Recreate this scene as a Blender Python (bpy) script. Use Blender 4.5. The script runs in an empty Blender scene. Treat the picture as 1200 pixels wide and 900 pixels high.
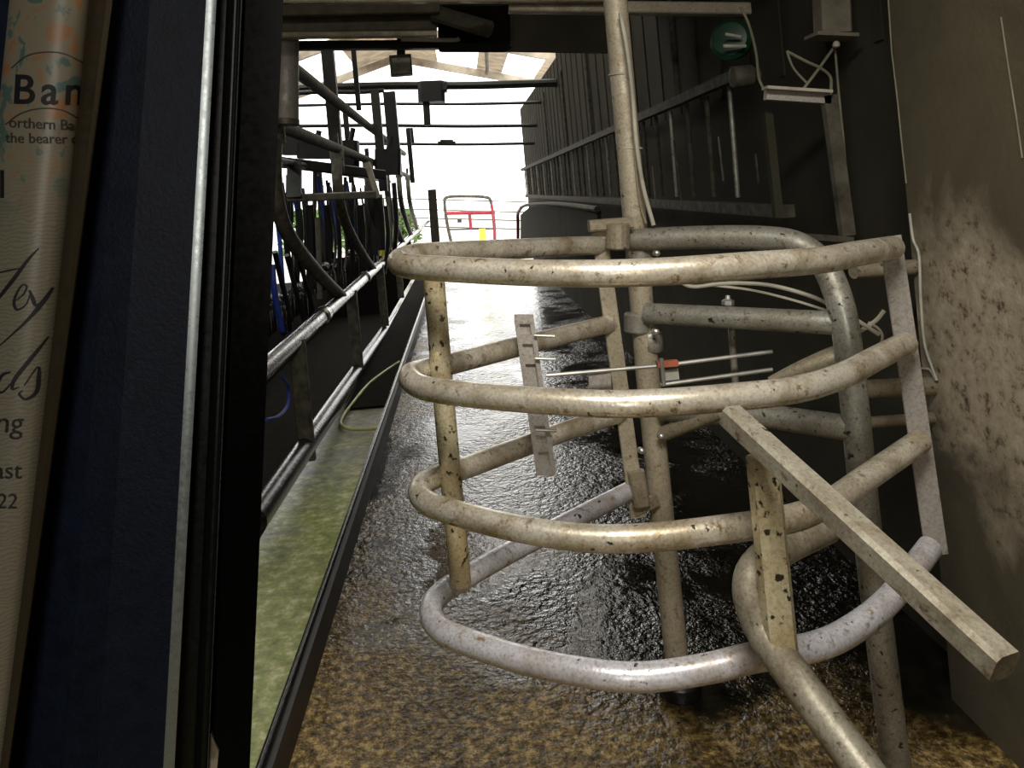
import bpy, bmesh, math, random
from mathutils import Vector, Matrix
random.seed(7)
SC = bpy.context.scene
COL = SC.collection
# ------------------------------------------------------------------ camera
F = 900.0; CX, CY = 540.0, 228.0; H = 1.6
TH = math.atan(0.09)
CAM = Vector((0, 0, H))
R_ = Vector((math.cos(TH), 0, -math.sin(TH)))
U_ = Vector((math.sin(TH), 0, math.cos(TH)))
Y_ = Vector((0, 1, 0))
cd = bpy.data.cameras.new('camera'); cam = bpy.data.objects.new('camera', cd); COL.objects.link(cam)
cd.sensor_width = 36; cd.lens = 27.0; cd.clip_start = 0.02; cd.clip_end = 200
cd.shift_x = (600 - CX) / 1200; cd.shift_y = -(450 - CY) / 1200
m = Matrix((R_, U_, -Y_)).transposed().to_4x4(); m.translation = CAM
cam.matrix_world = m
SC.camera = cam

def ray(px, py): return R_ * ((px - CX) / F) + U_ * ((CY - py) / F) + Y_
def P(px, py, d): return CAM + ray(px, py) * d
def PX(px, py, X):
    r = ray(px, py); return CAM + r * (X / r.x)
def PZ(px, py, z):
    r = ray(px, py); return CAM + r * ((z - H) / r.z)

# ------------------------------------------------------------------ materials
def new_mat(name):
    mt = bpy.data.materials.new(name); mt.use_nodes = True
    nt = mt.node_tree; b = nt.nodes['Principled BSDF']
    return mt, nt, b
def ramp(nt, fac, stops):
    r = nt.nodes.new('ShaderNodeValToRGB')
    el = r.color_ramp.elements
    while len(el) < len(stops): el.new(0.5)
    for e, (p, c) in zip(el, stops):
        e.position = p; e.color = (*c, 1) if len(c) == 3 else c
    nt.links.new(fac, r.inputs[0]); return r
def noise(nt, scale, detail=4, rough=.6, vec=None, dist=0):
    n = nt.nodes.new('ShaderNodeTexNoise'); n.inputs['Scale'].default_value = scale
    n.inputs['Detail'].default_value = detail; n.inputs['Roughness'].default_value = rough
    n.inputs['Distortion'].default_value = dist
    if vec is None:
        g = nt.nodes.new('ShaderNodeNewGeometry'); vec = g.outputs['Position']
    nt.links.new(vec, n.inputs['Vector']); return n
def mixc(nt, fac, a, b):
    mx = nt.nodes.new('ShaderNodeMix'); mx.data_type = 'RGBA'
    if hasattr(fac, 'is_output'): nt.links.new(fac, mx.inputs[0])
    else: mx.inputs[0].default_value = fac
    for i, v in ((6, a), (7, b)):
        if hasattr(v, 'is_output'): nt.links.new(v, mx.inputs[i])
        else: mx.inputs[i].default_value = (*v, 1)
    return mx.outputs[2]
def bump(nt, b, h, strength, dist=.01):
    bp = nt.nodes.new('ShaderNodeBump'); bp.inputs['Strength'].default_value = strength
    bp.inputs['Distance'].default_value = dist
    nt.links.new(h, bp.inputs['Height']); nt.links.new(bp.outputs[0], b.inputs['Normal'])
def plain(name, col, rough=.6, metal=0, nscale=0, var=.35, bstr=0, spec=.5):
    mt, nt, b = new_mat(name); b.inputs['Specular IOR Level'].default_value = spec
    b.inputs['Roughness'].default_value = rough; b.inputs['Metallic'].default_value = metal
    sc = nscale or 9
    n = noise(nt, sc, 5)
    d = tuple(c * (1 - var) for c in col); l = tuple(min(1, c * (1 + var)) for c in col)
    r = ramp(nt, n.outputs[0], [(.3, d), (.7, l)])
    nt.links.new(r.outputs[0], b.inputs['Base Color'])
    if bstr: bump(nt, b, n.outputs[0], bstr)
    return mt
def steel(name, base, dirt, rust, metal=.55, rough=.36, dirt_amt=.5, spot=.66):
    mt, nt, b = new_mat(name)
    n1 = noise(nt, 7, 6, .65, dist=.6); n2 = noise(nt, 38, 5, .7); n3 = noise(nt, 60, 3, .6)
    f1 = ramp(nt, n1.outputs[0], [(dirt_amt - .12, (0, 0, 0)), (dirt_amt + .12, (1, 1, 1))])
    c = mixc(nt, f1.outputs[0], base, dirt)
    f2 = ramp(nt, n2.outputs[0], [(.57, (0, 0, 0)), (.68, (1, 1, 1))])
    c = mixc(nt, f2.outputs[0], c, rust)
    n4 = noise(nt, 48, 3, .55)
    f3 = ramp(nt, n4.outputs[0], [(spot + .02, (0, 0, 0)), (spot + .07, (1, 1, 1))])
    c = mixc(nt, f3.outputs[0], c, (.045, .038, .026))
    n5 = noise(nt, 150, 4, .7)
    sp = ramp(nt, n5.outputs[0], [(.3, (.62, .60, .56)), (.55, (1, 1, 1))])
    mu = nt.nodes.new('ShaderNodeMix'); mu.data_type = 'RGBA'; mu.blend_type = 'MULTIPLY'; mu.inputs[0].default_value = 1
    nt.links.new(c, mu.inputs[6]); nt.links.new(sp.outputs[0], mu.inputs[7]); c = mu.outputs[2]
    nt.links.new(c, b.inputs['Base Color'])
    b.inputs['Metallic'].default_value = metal
    rr = ramp(nt, n1.outputs[0], [(.3, (rough * .7,) * 3), (.75, (min(1, rough * 1.7),) * 3)])
    nt.links.new(rr.outputs[0], b.inputs['Roughness'])
    bump(nt, b, n3.outputs[0], .35, .002)
    return mt
M = {}
M['gate'] = steel('cream_dirty_steel', (.82, .78, .68), (.40, .33, .22), (.26, .17, .08), metal=.5, rough=.3, dirt_amt=.54)
M['gate_low'] = steel('bluish_worn_steel', (.80, .81, .90), (.50, .46, .44), (.33, .25, .17), metal=.35, rough=.3, dirt_amt=.56)
M['back'] = steel('brown_dirty_steel', (.40, .36, .27), (.28, .24, .17), (.2, .15, .09), metal=.35, rough=.5)
M['galv'] = steel('galvanised_pipe', (.42, .42, .38), (.26, .25, .2), (.16, .14, .1), metal=.5, rough=.45, spot=.62)
M['post'] = steel('tan_painted_pipe', (.50, .45, .35), (.38, .33, .24), (.24, .2, .14), metal=.15, rough=.5, spot=.68)
M['plate'] = steel('pale_flat_steel', (.52, .50, .48), (.46, .43, .40), (.36, .32, .27), metal=.35, rough=.5, spot=.75)
M['bar'] = steel('grey_square_bar', (.40, .38, .31), (.2, .17, .12), (.13, .10, .06), metal=.3, rough=.5, spot=.64)
M['brace'] = steel('yellowed_square_tube', (.72, .66, .46), (.52, .42, .24), (.34, .25, .12), metal=.3, rough=.4, spot=.58)
M['shiny'] = steel('polished_wet_steel', (.25, .245, .24), (.11, .105, .10), (.08, .08, .07), metal=.85, rough=.2, spot=.7)
M['dark'] = plain('dark_grimy_steel', (.035, .033, .03), .5, .3, 14)
M['darker'] = plain('black_paint', (.012, .012, .012), .5)  # plain near-black paint
M['oldpipe'] = plain('old_brown_pipe', (.085, .078, .06), .75, 0, 14, .5, spec=.15)
M['grime'] = plain('grimy_tube', (.10, .092, .07), .6, .2, 16, .6, spec=.3)
M['faint'] = plain('dusty_dim_cord', (.20, .185, .14), .8, spec=.1)
M['wetdark'] = plain('black_wet_steel', (.03, .03, .03), .24, .6, 30, .8, .25)
M['void'] = plain('black_matte', (.010, .009, .007), .95, spec=.02)  # near-black matte surface for the pit and other dark blocks
M['mid'] = plain('grey_brown_steel', (.16, .15, .12), .5, .3, 14)
M['beam'] = plain('dusty_brown_beam', (.13, .115, .085), .8, 0, 12)
M['rubber'] = plain('black_rubber', (.012, .012, .013), .35)
M['blue'] = plain('blue_hose', (.03, .07, .45), .4)
M['red'] = plain('red_paint', (.28, .015, .025), .5)
M['yellow'] = plain('yellow_plastic', (.75, .7, .08), .5)
M['hose'] = plain('yellow_green_hose', (.42, .42, .16), .45)
M['green'] = plain('reflection_green', (.012, .055, .026), .4)
M['white'] = plain('white_plastic', (.42, .43, .37), .5)
M['wire'] = plain('pale_dusty_wire', (.4, .38, .31), .6)
M['rodsteel'] = plain('bare_rod_steel', (.42, .42, .40), .35, .6)
M['redclip'] = plain('red_brown_clip', (.4, .12, .07), .5)
M['stall'] = plain('stall_steel_brown', (.085, .08, .062), .8, 0, 20, .5, spec=.12)
M['clad'] = plain('dark_brown_cladding', (.044, .041, .030), .95, 0, 3, .2, spec=.08)
M['ceil'] = plain('dusty_board', (.07, .062, .046), .85, 0, 3, .3)
M['roof'] = plain('cream_roof_sheet', (.42, .36, .28), .7, 0, 4)
M['leaf'] = plain('hedge_leaves', (.09, .16, .04), .7, 0, 6, .5)

def mat_floor():
    mt, nt, b = new_mat('wet_dark_concrete')
    g = nt.nodes.new('ShaderNodeNewGeometry'); s = nt.nodes.new('ShaderNodeSeparateXYZ')
    nt.links.new(g.outputs['Position'], s.inputs[0])
    big = noise(nt, 1.6, 5, .6, dist=.4); med = noise(nt, 14, 3, .6); fine = noise(nt, 34, 3, .6); spk = noise(nt, 30, 7, .8)
    # dung stays thick on the near end of the passage and thins out down the shed
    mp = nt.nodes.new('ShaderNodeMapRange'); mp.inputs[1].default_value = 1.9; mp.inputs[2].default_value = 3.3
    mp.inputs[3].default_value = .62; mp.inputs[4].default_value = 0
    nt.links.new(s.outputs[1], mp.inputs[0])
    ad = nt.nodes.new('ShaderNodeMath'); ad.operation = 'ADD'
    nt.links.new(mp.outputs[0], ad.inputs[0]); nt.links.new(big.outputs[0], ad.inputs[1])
    xr = nt.nodes.new('ShaderNodeMapRange'); xr.inputs[1].default_value = -.6; xr.inputs[2].default_value = .7  # dung thinned rightward to paint in the shade on that side
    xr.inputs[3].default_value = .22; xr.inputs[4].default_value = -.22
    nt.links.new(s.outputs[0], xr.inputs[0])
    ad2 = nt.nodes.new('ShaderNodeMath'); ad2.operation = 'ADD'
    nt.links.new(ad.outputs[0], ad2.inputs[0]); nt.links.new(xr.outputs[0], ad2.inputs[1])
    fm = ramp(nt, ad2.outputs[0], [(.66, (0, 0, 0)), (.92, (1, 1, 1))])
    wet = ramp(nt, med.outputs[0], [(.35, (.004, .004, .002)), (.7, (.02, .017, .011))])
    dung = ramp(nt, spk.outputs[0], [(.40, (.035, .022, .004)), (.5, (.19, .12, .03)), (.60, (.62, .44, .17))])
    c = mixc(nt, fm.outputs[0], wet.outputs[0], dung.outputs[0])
    nt.links.new(c, b.inputs['Base Color'])
    rr = ramp(nt, fm.outputs[0], [(0, (.05,) * 3), (1, (.5,) * 3)])
    nt.links.new(rr.outputs[0], b.inputs['Roughness'])
    b.inputs['Specular IOR Level'].default_value = .7
    mm = nt.nodes.new('ShaderNodeMath'); mm.operation = 'MULTIPLY_ADD'; mm.inputs[1].default_value = .9
    nt.links.new(fine.outputs[0], mm.inputs[0]); nt.links.new(med.outputs[0], mm.inputs[2])
    pud = ramp(nt, big.outputs[0], [(.42, (.10,) * 3), (.60, (1,) * 3)])
    fb = nt.nodes.new('ShaderNodeMath'); fb.operation = 'MAXIMUM'
    nt.links.new(pud.outputs[0], fb.inputs[0]); nt.links.new(fm.outputs[0], fb.inputs[1])
    bump(nt, b, mm.outputs[0], .8, .024)
    nt.links.new(fb.outputs[0], b.inputs['Normal'].links[0].from_node.inputs['Strength'])
    return mt
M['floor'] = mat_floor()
def mat_green():
    mt, nt, b = new_mat('algae_green_concrete')
    big = noise(nt, 2.2, 6, .65, dist=.5); med = noise(nt, 16, 6, .7)
    g = nt.nodes.new('ShaderNodeNewGeometry'); s = nt.nodes.new('ShaderNodeSeparateXYZ')
    nt.links.new(g.outputs['Position'], s.inputs[0])
    mp = nt.nodes.new('ShaderNodeMapRange'); mp.inputs[1].default_value = 3; mp.inputs[2].default_value = 5.5
    mp.inputs[3].default_value = .25; mp.inputs[4].default_value = -.25
    nt.links.new(s.outputs[1], mp.inputs[0])
    ad = nt.nodes.new('ShaderNodeMath'); ad.operation = 'ADD'
    nt.links.new(mp.outputs[0], ad.inputs[0]); nt.links.new(big.outputs[0], ad.inputs[1])
    f = ramp(nt, ad.outputs[0], [(.30, (0, 0, 0)), (.55, (1, 1, 1))])
    grey = ramp(nt, med.outputs[0], [(.35, (.09, .09, .06)), (.7, (.3, .3, .2))])
    grn = ramp(nt, med.outputs[0], [(.35, (.13, .18, .015)), (.52, (.33, .37, .06)), (.66, (.66, .66, .34))])
    nt.links.new(mixc(nt, f.outputs[0], grey.outputs[0], grn.outputs[0]), b.inputs['Base Color'])
    b.inputs['Roughness'].default_value = .32
    bump(nt, b, med.outputs[0], .5, .008)
    return mt
M['greenfloor'] = mat_green()
def mat_wall():
    mt, nt, b = new_mat('stained_rendered_wall')
    n1 = noise(nt, 2.5, 6, .6, dist=.5); n2 = noise(nt, 26, 5, .7)
    g = nt.nodes.new('ShaderNodeNewGeometry')
    # limewash patch left on the render
    vs = nt.nodes.new('ShaderNodeVectorMath'); vs.operation = 'SUBTRACT'; vs.inputs[1].default_value = (1.3, 2.0, 1.02)
    nt.links.new(g.outputs['Position'], vs.inputs[0])
    vm = nt.nodes.new('ShaderNodeVectorMath'); vm.operation = 'MULTIPLY'; vm.inputs[1].default_value = (0, 2.6, 1.9)
    nt.links.new(vs.outputs[0], vm.inputs[0])
    ln = nt.nodes.new('ShaderNodeVectorMath'); ln.operation = 'LENGTH'; nt.links.new(vm.outputs[0], ln.inputs[0])
    sb = nt.nodes.new('ShaderNodeMath'); sb.operation = 'SUBTRACT'
    nt.links.new(n1.outputs[0], sb.inputs[0])
    ml = nt.nodes.new('ShaderNodeMath'); ml.operation = 'MULTIPLY'; ml.inputs[1].default_value = .55
    nt.links.new(ln.outputs[1], ml.inputs[0]); nt.links.new(ml.outputs[0], sb.inputs[1])
    f = ramp(nt, sb.outputs[0], [(.0, (0, 0, 0)), (.28, (1, 1, 1))])
    dk = ramp(nt, n1.outputs[0], [(.3, (.055, .046, .028)), (.7, (.105, .088, .05))])
    lt = ramp(nt, n2.outputs[0], [(.34, (.08, .06, .04)), (.45, (.33, .28, .2)), (.7, (.46, .41, .32))])
    nt.links.new(mixc(nt, f.outputs[0], dk.outputs[0], lt.outputs[0]), b.inputs['Base Color'])
    b.inputs['Roughness'].default_value = .85
    bump(nt, b, n2.outputs[0], .4, .01)
    return mt
M['wall'] = mat_wall()
def mat_translucent():
    mt = bpy.data.materials.new('translucent_rooflight'); mt.use_nodes = True
    nt = mt.node_tree; nt.nodes.clear()
    o = nt.nodes.new('ShaderNodeOutputMaterial'); t = nt.nodes.new('ShaderNodeBsdfTranslucent')
    t.inputs[0].default_value = (.9, .88, .84, 1); nt.links.new(t.outputs[0], o.inputs[0]); return mt
M['light_sheet'] = mat_translucent()
M['yard'] = plain('pale_yard_concrete', (.5, .48, .44), .7, 0, 1)

# ------------------------------------------------------------------ geometry helpers
def setp(o, **k):
    for a, v in k.items(): o[a] = v
    return o
def thing(name, label, cat, loc=(0, 0, 0), group=None):
    o = bpy.data.objects.new(name, None); COL.objects.link(o); o.location = loc
    o.empty_display_size = .05
    o['label'] = label; o['category'] = cat
    if group: o['group'] = group
    return o
def obj(name, bm, mat, parent=None, smooth=False, label=None, cat=None, group=None, kind=None):
    me = bpy.data.meshes.new(name)
    bmesh.ops.recalc_face_normals(bm, faces=bm.faces)
    if smooth:
        for f in bm.faces: f.smooth = True
    off = Vector((0, 0, 0)); q = parent
    while q is not None: off += q.location; q = q.parent
    if parent is None:
        mn = Vector((min(v.co.x for v in bm.verts), min(v.co.y for v in bm.verts), min(v.co.z for v in bm.verts)))
        mx_ = Vector((max(v.co.x for v in bm.verts), max(v.co.y for v in bm.verts), 0))
        off = Vector(((mn.x + mx_.x) / 2, (mn.y + mx_.y) / 2, mn.z))
    for v in bm.verts: v.co -= off
    bm.to_mesh(me); bm.free()
    me.materials.append(M[mat] if isinstance(mat, str) else mat)
    if smooth:
        try: me.set_sharp_from_angle(angle=math.radians(40))
        except Exception: pass
    o = bpy.data.objects.new(name, me); COL.objects.link(o)
    if parent: o.parent = parent
    else: o.location = off
    for k, v in (('label', label), ('category', cat), ('group', group), ('kind', kind)):
        if v: o[k] = v
    return o
def catmull(pts, n=6):
    pts = [Vector(p) for p in pts]
    if len(pts) < 3: return pts
    q = [pts[0] * 2 - pts[1]] + pts + [pts[-1] * 2 - pts[-2]]
    out = []
    for i in range(1, len(q) - 2):
        p0, p1, p2, p3 = q[i - 1:i + 3]
        for k in range(n):
            t = k / n
            out.append(.5 * ((2 * p1) + (p2 - p0) * t + (2 * p0 - 5 * p1 + 4 * p2 - p3) * t * t + (3 * p1 - p0 - 3 * p2 + p3) * t ** 3))
    out.append(pts[-1]); return out
def add_tube(bm, pts, r, sides=14, curve=True, rr=None):
    path = catmull(pts) if curve and len(pts) > 2 else [Vector(p) for p in pts]
    n = len(path); rings = []
    t0 = (path[1] - path[0]).normalized()
    up = Vector((0, 0, 1)) if abs(t0.z) < .9 else Vector((0, 1, 0))
    nrm = (up - t0 * up.dot(t0)).normalized()
    for i, p in enumerate(path):
        t = (path[min(i + 1, n - 1)] - path[max(i - 1, 0)]).normalized()
        nrm = (nrm - t * nrm.dot(t)).normalized(); bn = t.cross(nrm)
        rad = r if rr is None else r + (rr - r) * i / (n - 1)
        rings.append([bm.verts.new(p + (nrm * math.cos(a) + bn * math.sin(a)) * rad)
                      for a in [2 * math.pi * k / sides for k in range(sides)]])
    for a, b in zip(rings, rings[1:]):
        for k in range(sides):
            bm.faces.new((a[k], a[(k + 1) % sides], b[(k + 1) % sides], b[k]))
    bm.faces.new(rings[0][::-1]); bm.faces.new(rings[-1])
def tube(name, pts, r, mat, parent=None, sides=14, curve=True, rr=None, **k):
    bm = bmesh.new(); add_tube(bm, pts, r, sides, curve, rr)
    return obj(name, bm, mat, parent, smooth=True, **k)
def add_prism(bm, a, b, w, t, wdir, bev=0):
    """box bar from a to b; w across wdir, t across the third axis"""
    a = Vector(a); b = Vector(b); d = (b - a).normalized(); wd = Vector(wdir)
    wd = (wd - d * wd.dot(d)).normalized(); td = d.cross(wd)
    vs = []
    c = bev
    prof = [(w/2 - c, t/2), (w/2, t/2 - c), (w/2, -t/2 + c), (w/2 - c, -t/2), (-w/2 + c, -t/2), (-w/2, -t/2 + c), (-w/2, t/2 - c), (-w/2 + c, t/2)] if c else \
           [(w/2, t/2), (w/2, -t/2), (-w/2, -t/2), (-w/2, t/2)]
    ra = [bm.verts.new(a + wd * x + td * y) for x, y in prof]
    rb = [bm.verts.new(b + wd * x + td * y) for x, y in prof]
    n = len(prof)
    for k in range(n): bm.faces.new((ra[k], ra[(k + 1) % n], rb[(k + 1) % n], rb[k]))
    bm.faces.new(ra[::-1]); bm.faces.new(rb)
def bar(name, a, b, w, t, mat, parent=None, wdir=(1, 0, 0), bev=.0, twist=0, **k):
    if twist: wdir = Matrix.Rotation(twist, 3, (Vector(b) - Vector(a)).normalized()) @ Vector(wdir)
    bm = bmesh.new(); add_prism(bm, a, b, w, t, wdir, bev)
    return obj(name, bm, mat, parent, **k)
def add_box(bm, x0, x1, y0, y1, z0, z1):
    add_prism(bm, ((x0 + x1) / 2, (y0 + y1) / 2, z0), ((x0 + x1) / 2, (y0 + y1) / 2, z1), x1 - x0, y1 - y0, (1, 0, 0))
def box(name, x0, x1, y0, y1, z0, z1, mat, parent=None, **k):
    bm = bmesh.new(); add_box(bm, x0, x1, y0, y1, z0, z1); return obj(name, bm, mat, parent, **k)
def add_lathe(bm, prof, c, sides=16, axis=(0, 0, 1)):
    ax = Vector(axis).normalized(); u = ax.orthogonal().normalized(); v = ax.cross(u); rings = []
    for r, h in prof:
        rings.append([bm.verts.new(Vector(c) + ax * h + (u * math.cos(2*math.pi*k/sides) + v * math.sin(2*math.pi*k/sides)) * max(r, 1e-4)) for k in range(sides)])
    for a, b in zip(rings, rings[1:]):
        for k in range(sides): bm.faces.new((a[k], a[(k + 1) % sides], b[(k + 1) % sides], b[k]))
    bm.faces.new(rings[0][::-1]); bm.faces.new(rings[-1])
def lathe(name, prof, c, mat, parent=None, sides=16, axis=(0, 0, 1), **k):
    bm = bmesh.new(); add_lathe(bm, prof, c, sides, axis); return obj(name, bm, mat, parent, smooth=True, **k)
def dup(root, delta, label=None):
    r = root.copy(); COL.objects.link(r); r.location = root.location + Vector(delta)
    if label: r['label'] = label
    for ch in root.children:
        c = ch.copy(); COL.objects.link(c); c.parent = r
        for g in ch.children:
            d = g.copy(); COL.objects.link(d); d.parent = c
    return r
def struct(o): o['kind'] = 'structure'; return o

# ------------------------------------------------------------------ shell of the shed
END = 17.0; WX = 1.42; NWX = 1.3
KX = -0.665                      # kerb line
# passage floor
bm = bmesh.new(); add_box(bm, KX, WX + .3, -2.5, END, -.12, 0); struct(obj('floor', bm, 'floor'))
bm = bmesh.new(); add_box(bm, -1.14, KX, -2.5, END, -.12, -.004); struct(obj('floor', bm, 'greenfloor'))
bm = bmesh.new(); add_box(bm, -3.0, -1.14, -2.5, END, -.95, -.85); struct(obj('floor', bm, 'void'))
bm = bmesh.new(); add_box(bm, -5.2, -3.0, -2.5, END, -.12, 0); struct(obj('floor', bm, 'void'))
bm = bmesh.new(); add_box(bm, -3.0, -1.25, END - .12, END, -.95, .45); struct(obj('wall_dark_fill', bm, 'void'))  # added dark block hiding the bright yard past the pit end
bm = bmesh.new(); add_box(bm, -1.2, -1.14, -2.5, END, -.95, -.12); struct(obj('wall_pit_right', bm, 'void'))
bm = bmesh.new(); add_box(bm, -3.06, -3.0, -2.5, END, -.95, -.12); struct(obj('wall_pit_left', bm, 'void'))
bm = bmesh.new(); add_box(bm, -14, 12, END, 60, -.2, -.05); struct(obj('floor', bm, 'yard'))
box('dark_strip_sheet', -1.05, KX - .03, 6.0, END - .2, -.004, .016, 'void', label='added black sheet darkening the concrete strip beyond the yellow green hose', cat='mat')  # sheet added to darken the bright far strip
# kerb: dark upstand with a worn bright lip
bm = bmesh.new(); add_box(bm, KX - .024, KX + .024, .2, END, 0, .115); struct(obj('trim_1', bm, 'darker'))
tube('trim_2', [(KX - .008, .2, .118), (KX - .008, END, .118)], .013, M['wetdark'], curve=False, sides=10, kind='structure')
# right wall: dark ribbed cladding far, rendered concrete pier near
bm = bmesh.new(); add_box(bm, WX, WX + .12, 2.25, 10.2, 0, 4.3); add_box(bm, WX, WX + .12, 10.2, END - .6, 0, 3.3)
y = 2.5
while y < END - .8:
    add_box(bm, WX - .008, WX, y, y + .05, 1.98, 4.2 if y < 10 else 3.28); y += .38
struct(obj('wall_right', bm, 'clad'))
bm = bmesh.new(); add_box(bm, NWX, NWX + .3, -2.5, 2.25, 0, 2.74); struct(obj('wall_right_near', bm, 'wall'))
tube('trim_3', [PX(x_, y_, NWX - .003) for x_, y_ in ((1039, -30), (1045, 60), (1052, 120), (1057, 170), (1062, 215))], .0022, 'faint', curve=False, sides=6, kind='structure')
tube('trim_4', [PX(x_, y_, NWX - .003) for x_, y_ in ((1173, 20), (1182, 80), (1190, 130), (1198, 185))], .002, 'faint', curve=False, sides=6, kind='structure')
box_l = bmesh.new(); add_box(box_l, -5.3, -5.2, -2.5, END, 0, 4.2); struct(obj('wall_left', box_l, 'clad'))
bm = bmesh.new(); add_box(bm, -5.3, 1.7, -2.6, -2.5, -.95, 2.9); struct(obj('wall_back', bm, 'clad'))
# low boarded ceiling over the near end, pitched roof beyond
bm = bmesh.new(); add_box(bm, -5.3, 1.6, -2.6, 5.2, 2.74, 2.84); struct(obj('ceiling', bm, 'ceil'))
bm = bmesh.new(); add_box(bm, -5.3, 1.6, 5.1, 5.2, 2.84, 4.7); struct(obj('wall_upper', bm, 'ceil'))
RX, RZ, EZ = -1.15, 4.85, 3.95
def slope(x):  return RZ - (RZ - EZ) * abs(x - RX) / 3.3
for s in (-1, 1):
    bands = [(0, .9, 'roof'), (.9, 1.75, 'light_sheet'), (1.75, 2.3, 'roof'), (2.3, 3.0, 'light_sheet'), (3.0, 4.3, 'roof')]
    for i, (a, b, mt) in enumerate(bands):
        x0, x1 = RX + s * a, RX + s * b
        bm = bmesh.new()
        vs = [bm.verts.new(v) for v in ((x0, 5.1, slope(x0)), (x1, 5.1, slope(x1)), (x1, END + .6, slope(x1)), (x0, END + .6, slope(x0)))]
        f = bm.faces.new(vs)
        if mt == 'roof':
            bmesh.ops.solidify(bm, geom=[f], thickness=.04)
        struct(obj('ceiling' if mt == 'roof' else 'window_%d' % (i // 2 + 1 + (2 if s > 0 else 0)), bm, mt))
    for k, yy in enumerate((7.5, 10.5, 13.7, END)):
        bm = bmesh.new(); add_prism(bm, (RX, yy, slope(RX) - .12), (RX + s * 3.6, yy, slope(RX + s * 3.6) - .12), .1, .16, (0, 1, 0))
        struct(obj('trim_%d' % (5 + k), bm, 'roof'))

# ------------------------------------------------------------------ curved tubular gate (the main subject)
def pts(l): return [P(*p) for p in l]
gate = thing('curved_gate', 'large curved gate of four bent cream steel tubes standing in the middle of the passage', 'gate', P(620, 720, 1.8))
RR = .0275
tube('rail', pts([(705, 287, 2.36), (600, 292, 2.12), (510, 297, 1.93), (478, 301, 1.85), (468, 308, 1.79), (490, 313, 1.72), (600, 319, 1.62), (700, 320.5, 1.55), (780, 318, 1.53),
                  (880, 311, 1.55), (960, 305, 1.62), (1005, 297, 1.72), (1046, 290, 1.86)]), RR + .001, 'gate', gate)
tube('rail', pts([(716, 379, 2.36), (660, 393, 2.22), (600, 408, 2.08), (530, 426, 1.95), (495, 434, 1.88), (480, 441, 1.81), (492, 453, 1.75), (530, 460, 1.69), (600, 467, 1.62), (700, 473, 1.55),
                  (770, 472, 1.53), (850, 466, 1.54), (930, 457, 1.58), (985, 441, 1.66), (1030, 418, 1.77), (1062, 402, 1.87)]), RR, 'gate', gate)
tube('rail', pts([(728, 484, 2.36), (660, 506, 2.2), (600, 528, 2.07), (540, 550, 1.94), (508, 560, 1.88), (492, 573, 1.82), (500, 589, 1.76), (540, 603, 1.69), (600, 618, 1.62), (680, 630, 1.56),
                  (760, 630, 1.53), (850, 620, 1.54), (920, 609, 1.57), (970, 591, 1.64), (1020, 557, 1.75), (1078, 517, 1.88)]), RR, 'gate', gate)
tube('rail', pts([(740, 574, 2.36), (660, 615, 2.19), (600, 646, 2.07), (545, 677, 1.95), (516, 696, 1.88), (505, 714, 1.82), (514, 736, 1.76), (550, 753, 1.70), (620, 775, 1.62), (700, 790, 1.55), (760, 793, 1.53),
                  (830, 783, 1.53), (880, 771, 1.54), (960, 756, 1.58), (1010, 730, 1.66), (1048, 696, 1.75), (1090, 641, 1.88)]), RR, 'gate_low', gate, label='lowest tube rubbed shiny bluish grey')
tube('upright', pts([(507, 310, 1.86), (522, 490, 1.87), (540, 684, 1.88)]), .0265, 'brace', gate, label='yellowed end upright tube')
bar('flat_bar', P(1043, 277, 1.9), P(1098, 650, 1.9), .055, .008, 'plate', gate, bev=.002, label='pale flat steel end strip')
bar('flat_bar', P(702, 272, 2.345), P(748, 606, 2.345), .048, .012, 'post', gate, bev=.002)
bar('hinge_plate', P(742, 598, 2.34), P(771, 585, 2.34), .035, .012, 'back', gate, wdir=(0, 0, 1))
box_pl = bmesh.new()
a, b = P(614, 374, 2.03), P(640, 554, 2.03)
for o_ in (-.020, .020): add_prism(box_pl, a + R_ * o_, b + R_ * o_, .012, .012, (1, 0, 0))
for t_ in (0, .13, .26, .50, .66, .83, .985): 
    c_ = a.lerp(b, t_); add_prism(box_pl, c_ - U_ * .012, c_ + U_ * .012, .05, .010, (1, 0, 0))
add_prism(box_pl, a + Vector((0, .008, 0)), b + Vector((0, .008, 0)), .044, .004, (1, 0, 0))
obj('slotted_plate', box_pl, 'plate', gate, label='grey slotted channel strip with bolts')
for (x_, y_) in ((640, 394), (641, 421), (642, 505)):
    tube('bolt', [P(x_ - 14, y_ - 1, 2.015), P(x_ + 10, y_, 2.01)], .004, 'rodsteel', gate, curve=False, sides=8)

# ------------------------------------------------------------------ fixed pipe frame that carries the gate
frame = thing('pipe_frame', 'galvanised pipe frame with tall tan post and bent end behind the curved gate', 'pipe frame', PZ(797, 815, 0))
base = PZ(797, 812, 0)
tube('post', [Vector((base.x, base.y, .0)), Vector((base.x - .012, base.y, 1.0)), Vector((base.x - .008, base.y, 1.6)), P(737, 180, base.y), P(717, -45, base.y)], .0365, 'post', frame, curve=False, sides=20)
lathe('rubber_foot', [(.062, 0), (.066, .01), (.066, .04), (.05, .055), (.04, .06)], (base.x, base.y, .002), 'rubber', frame, label='black rubber foot')
ff = PZ(1053, 925, 0)
tube('bent_pipe', pts([(742, 281, 2.36), (830, 278, 2.24), (895, 279, 2.15), (935, 286, 2.09), (965, 310, 2.04), (983, 350, 2.0), (993, 400, 1.98), (1003, 490, 1.97), (1015, 610, 1.96), (1033, 760, 1.95)]) + [Vector((ff.x, 1.945, 0.01))], .0345, 'galv', frame, sides=18)
tube('cross_pipe', pts([(758, 367, 2.34), (985, 379, 2.0)]), .0315, 'galv', frame, curve=False, sides=18)
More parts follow.
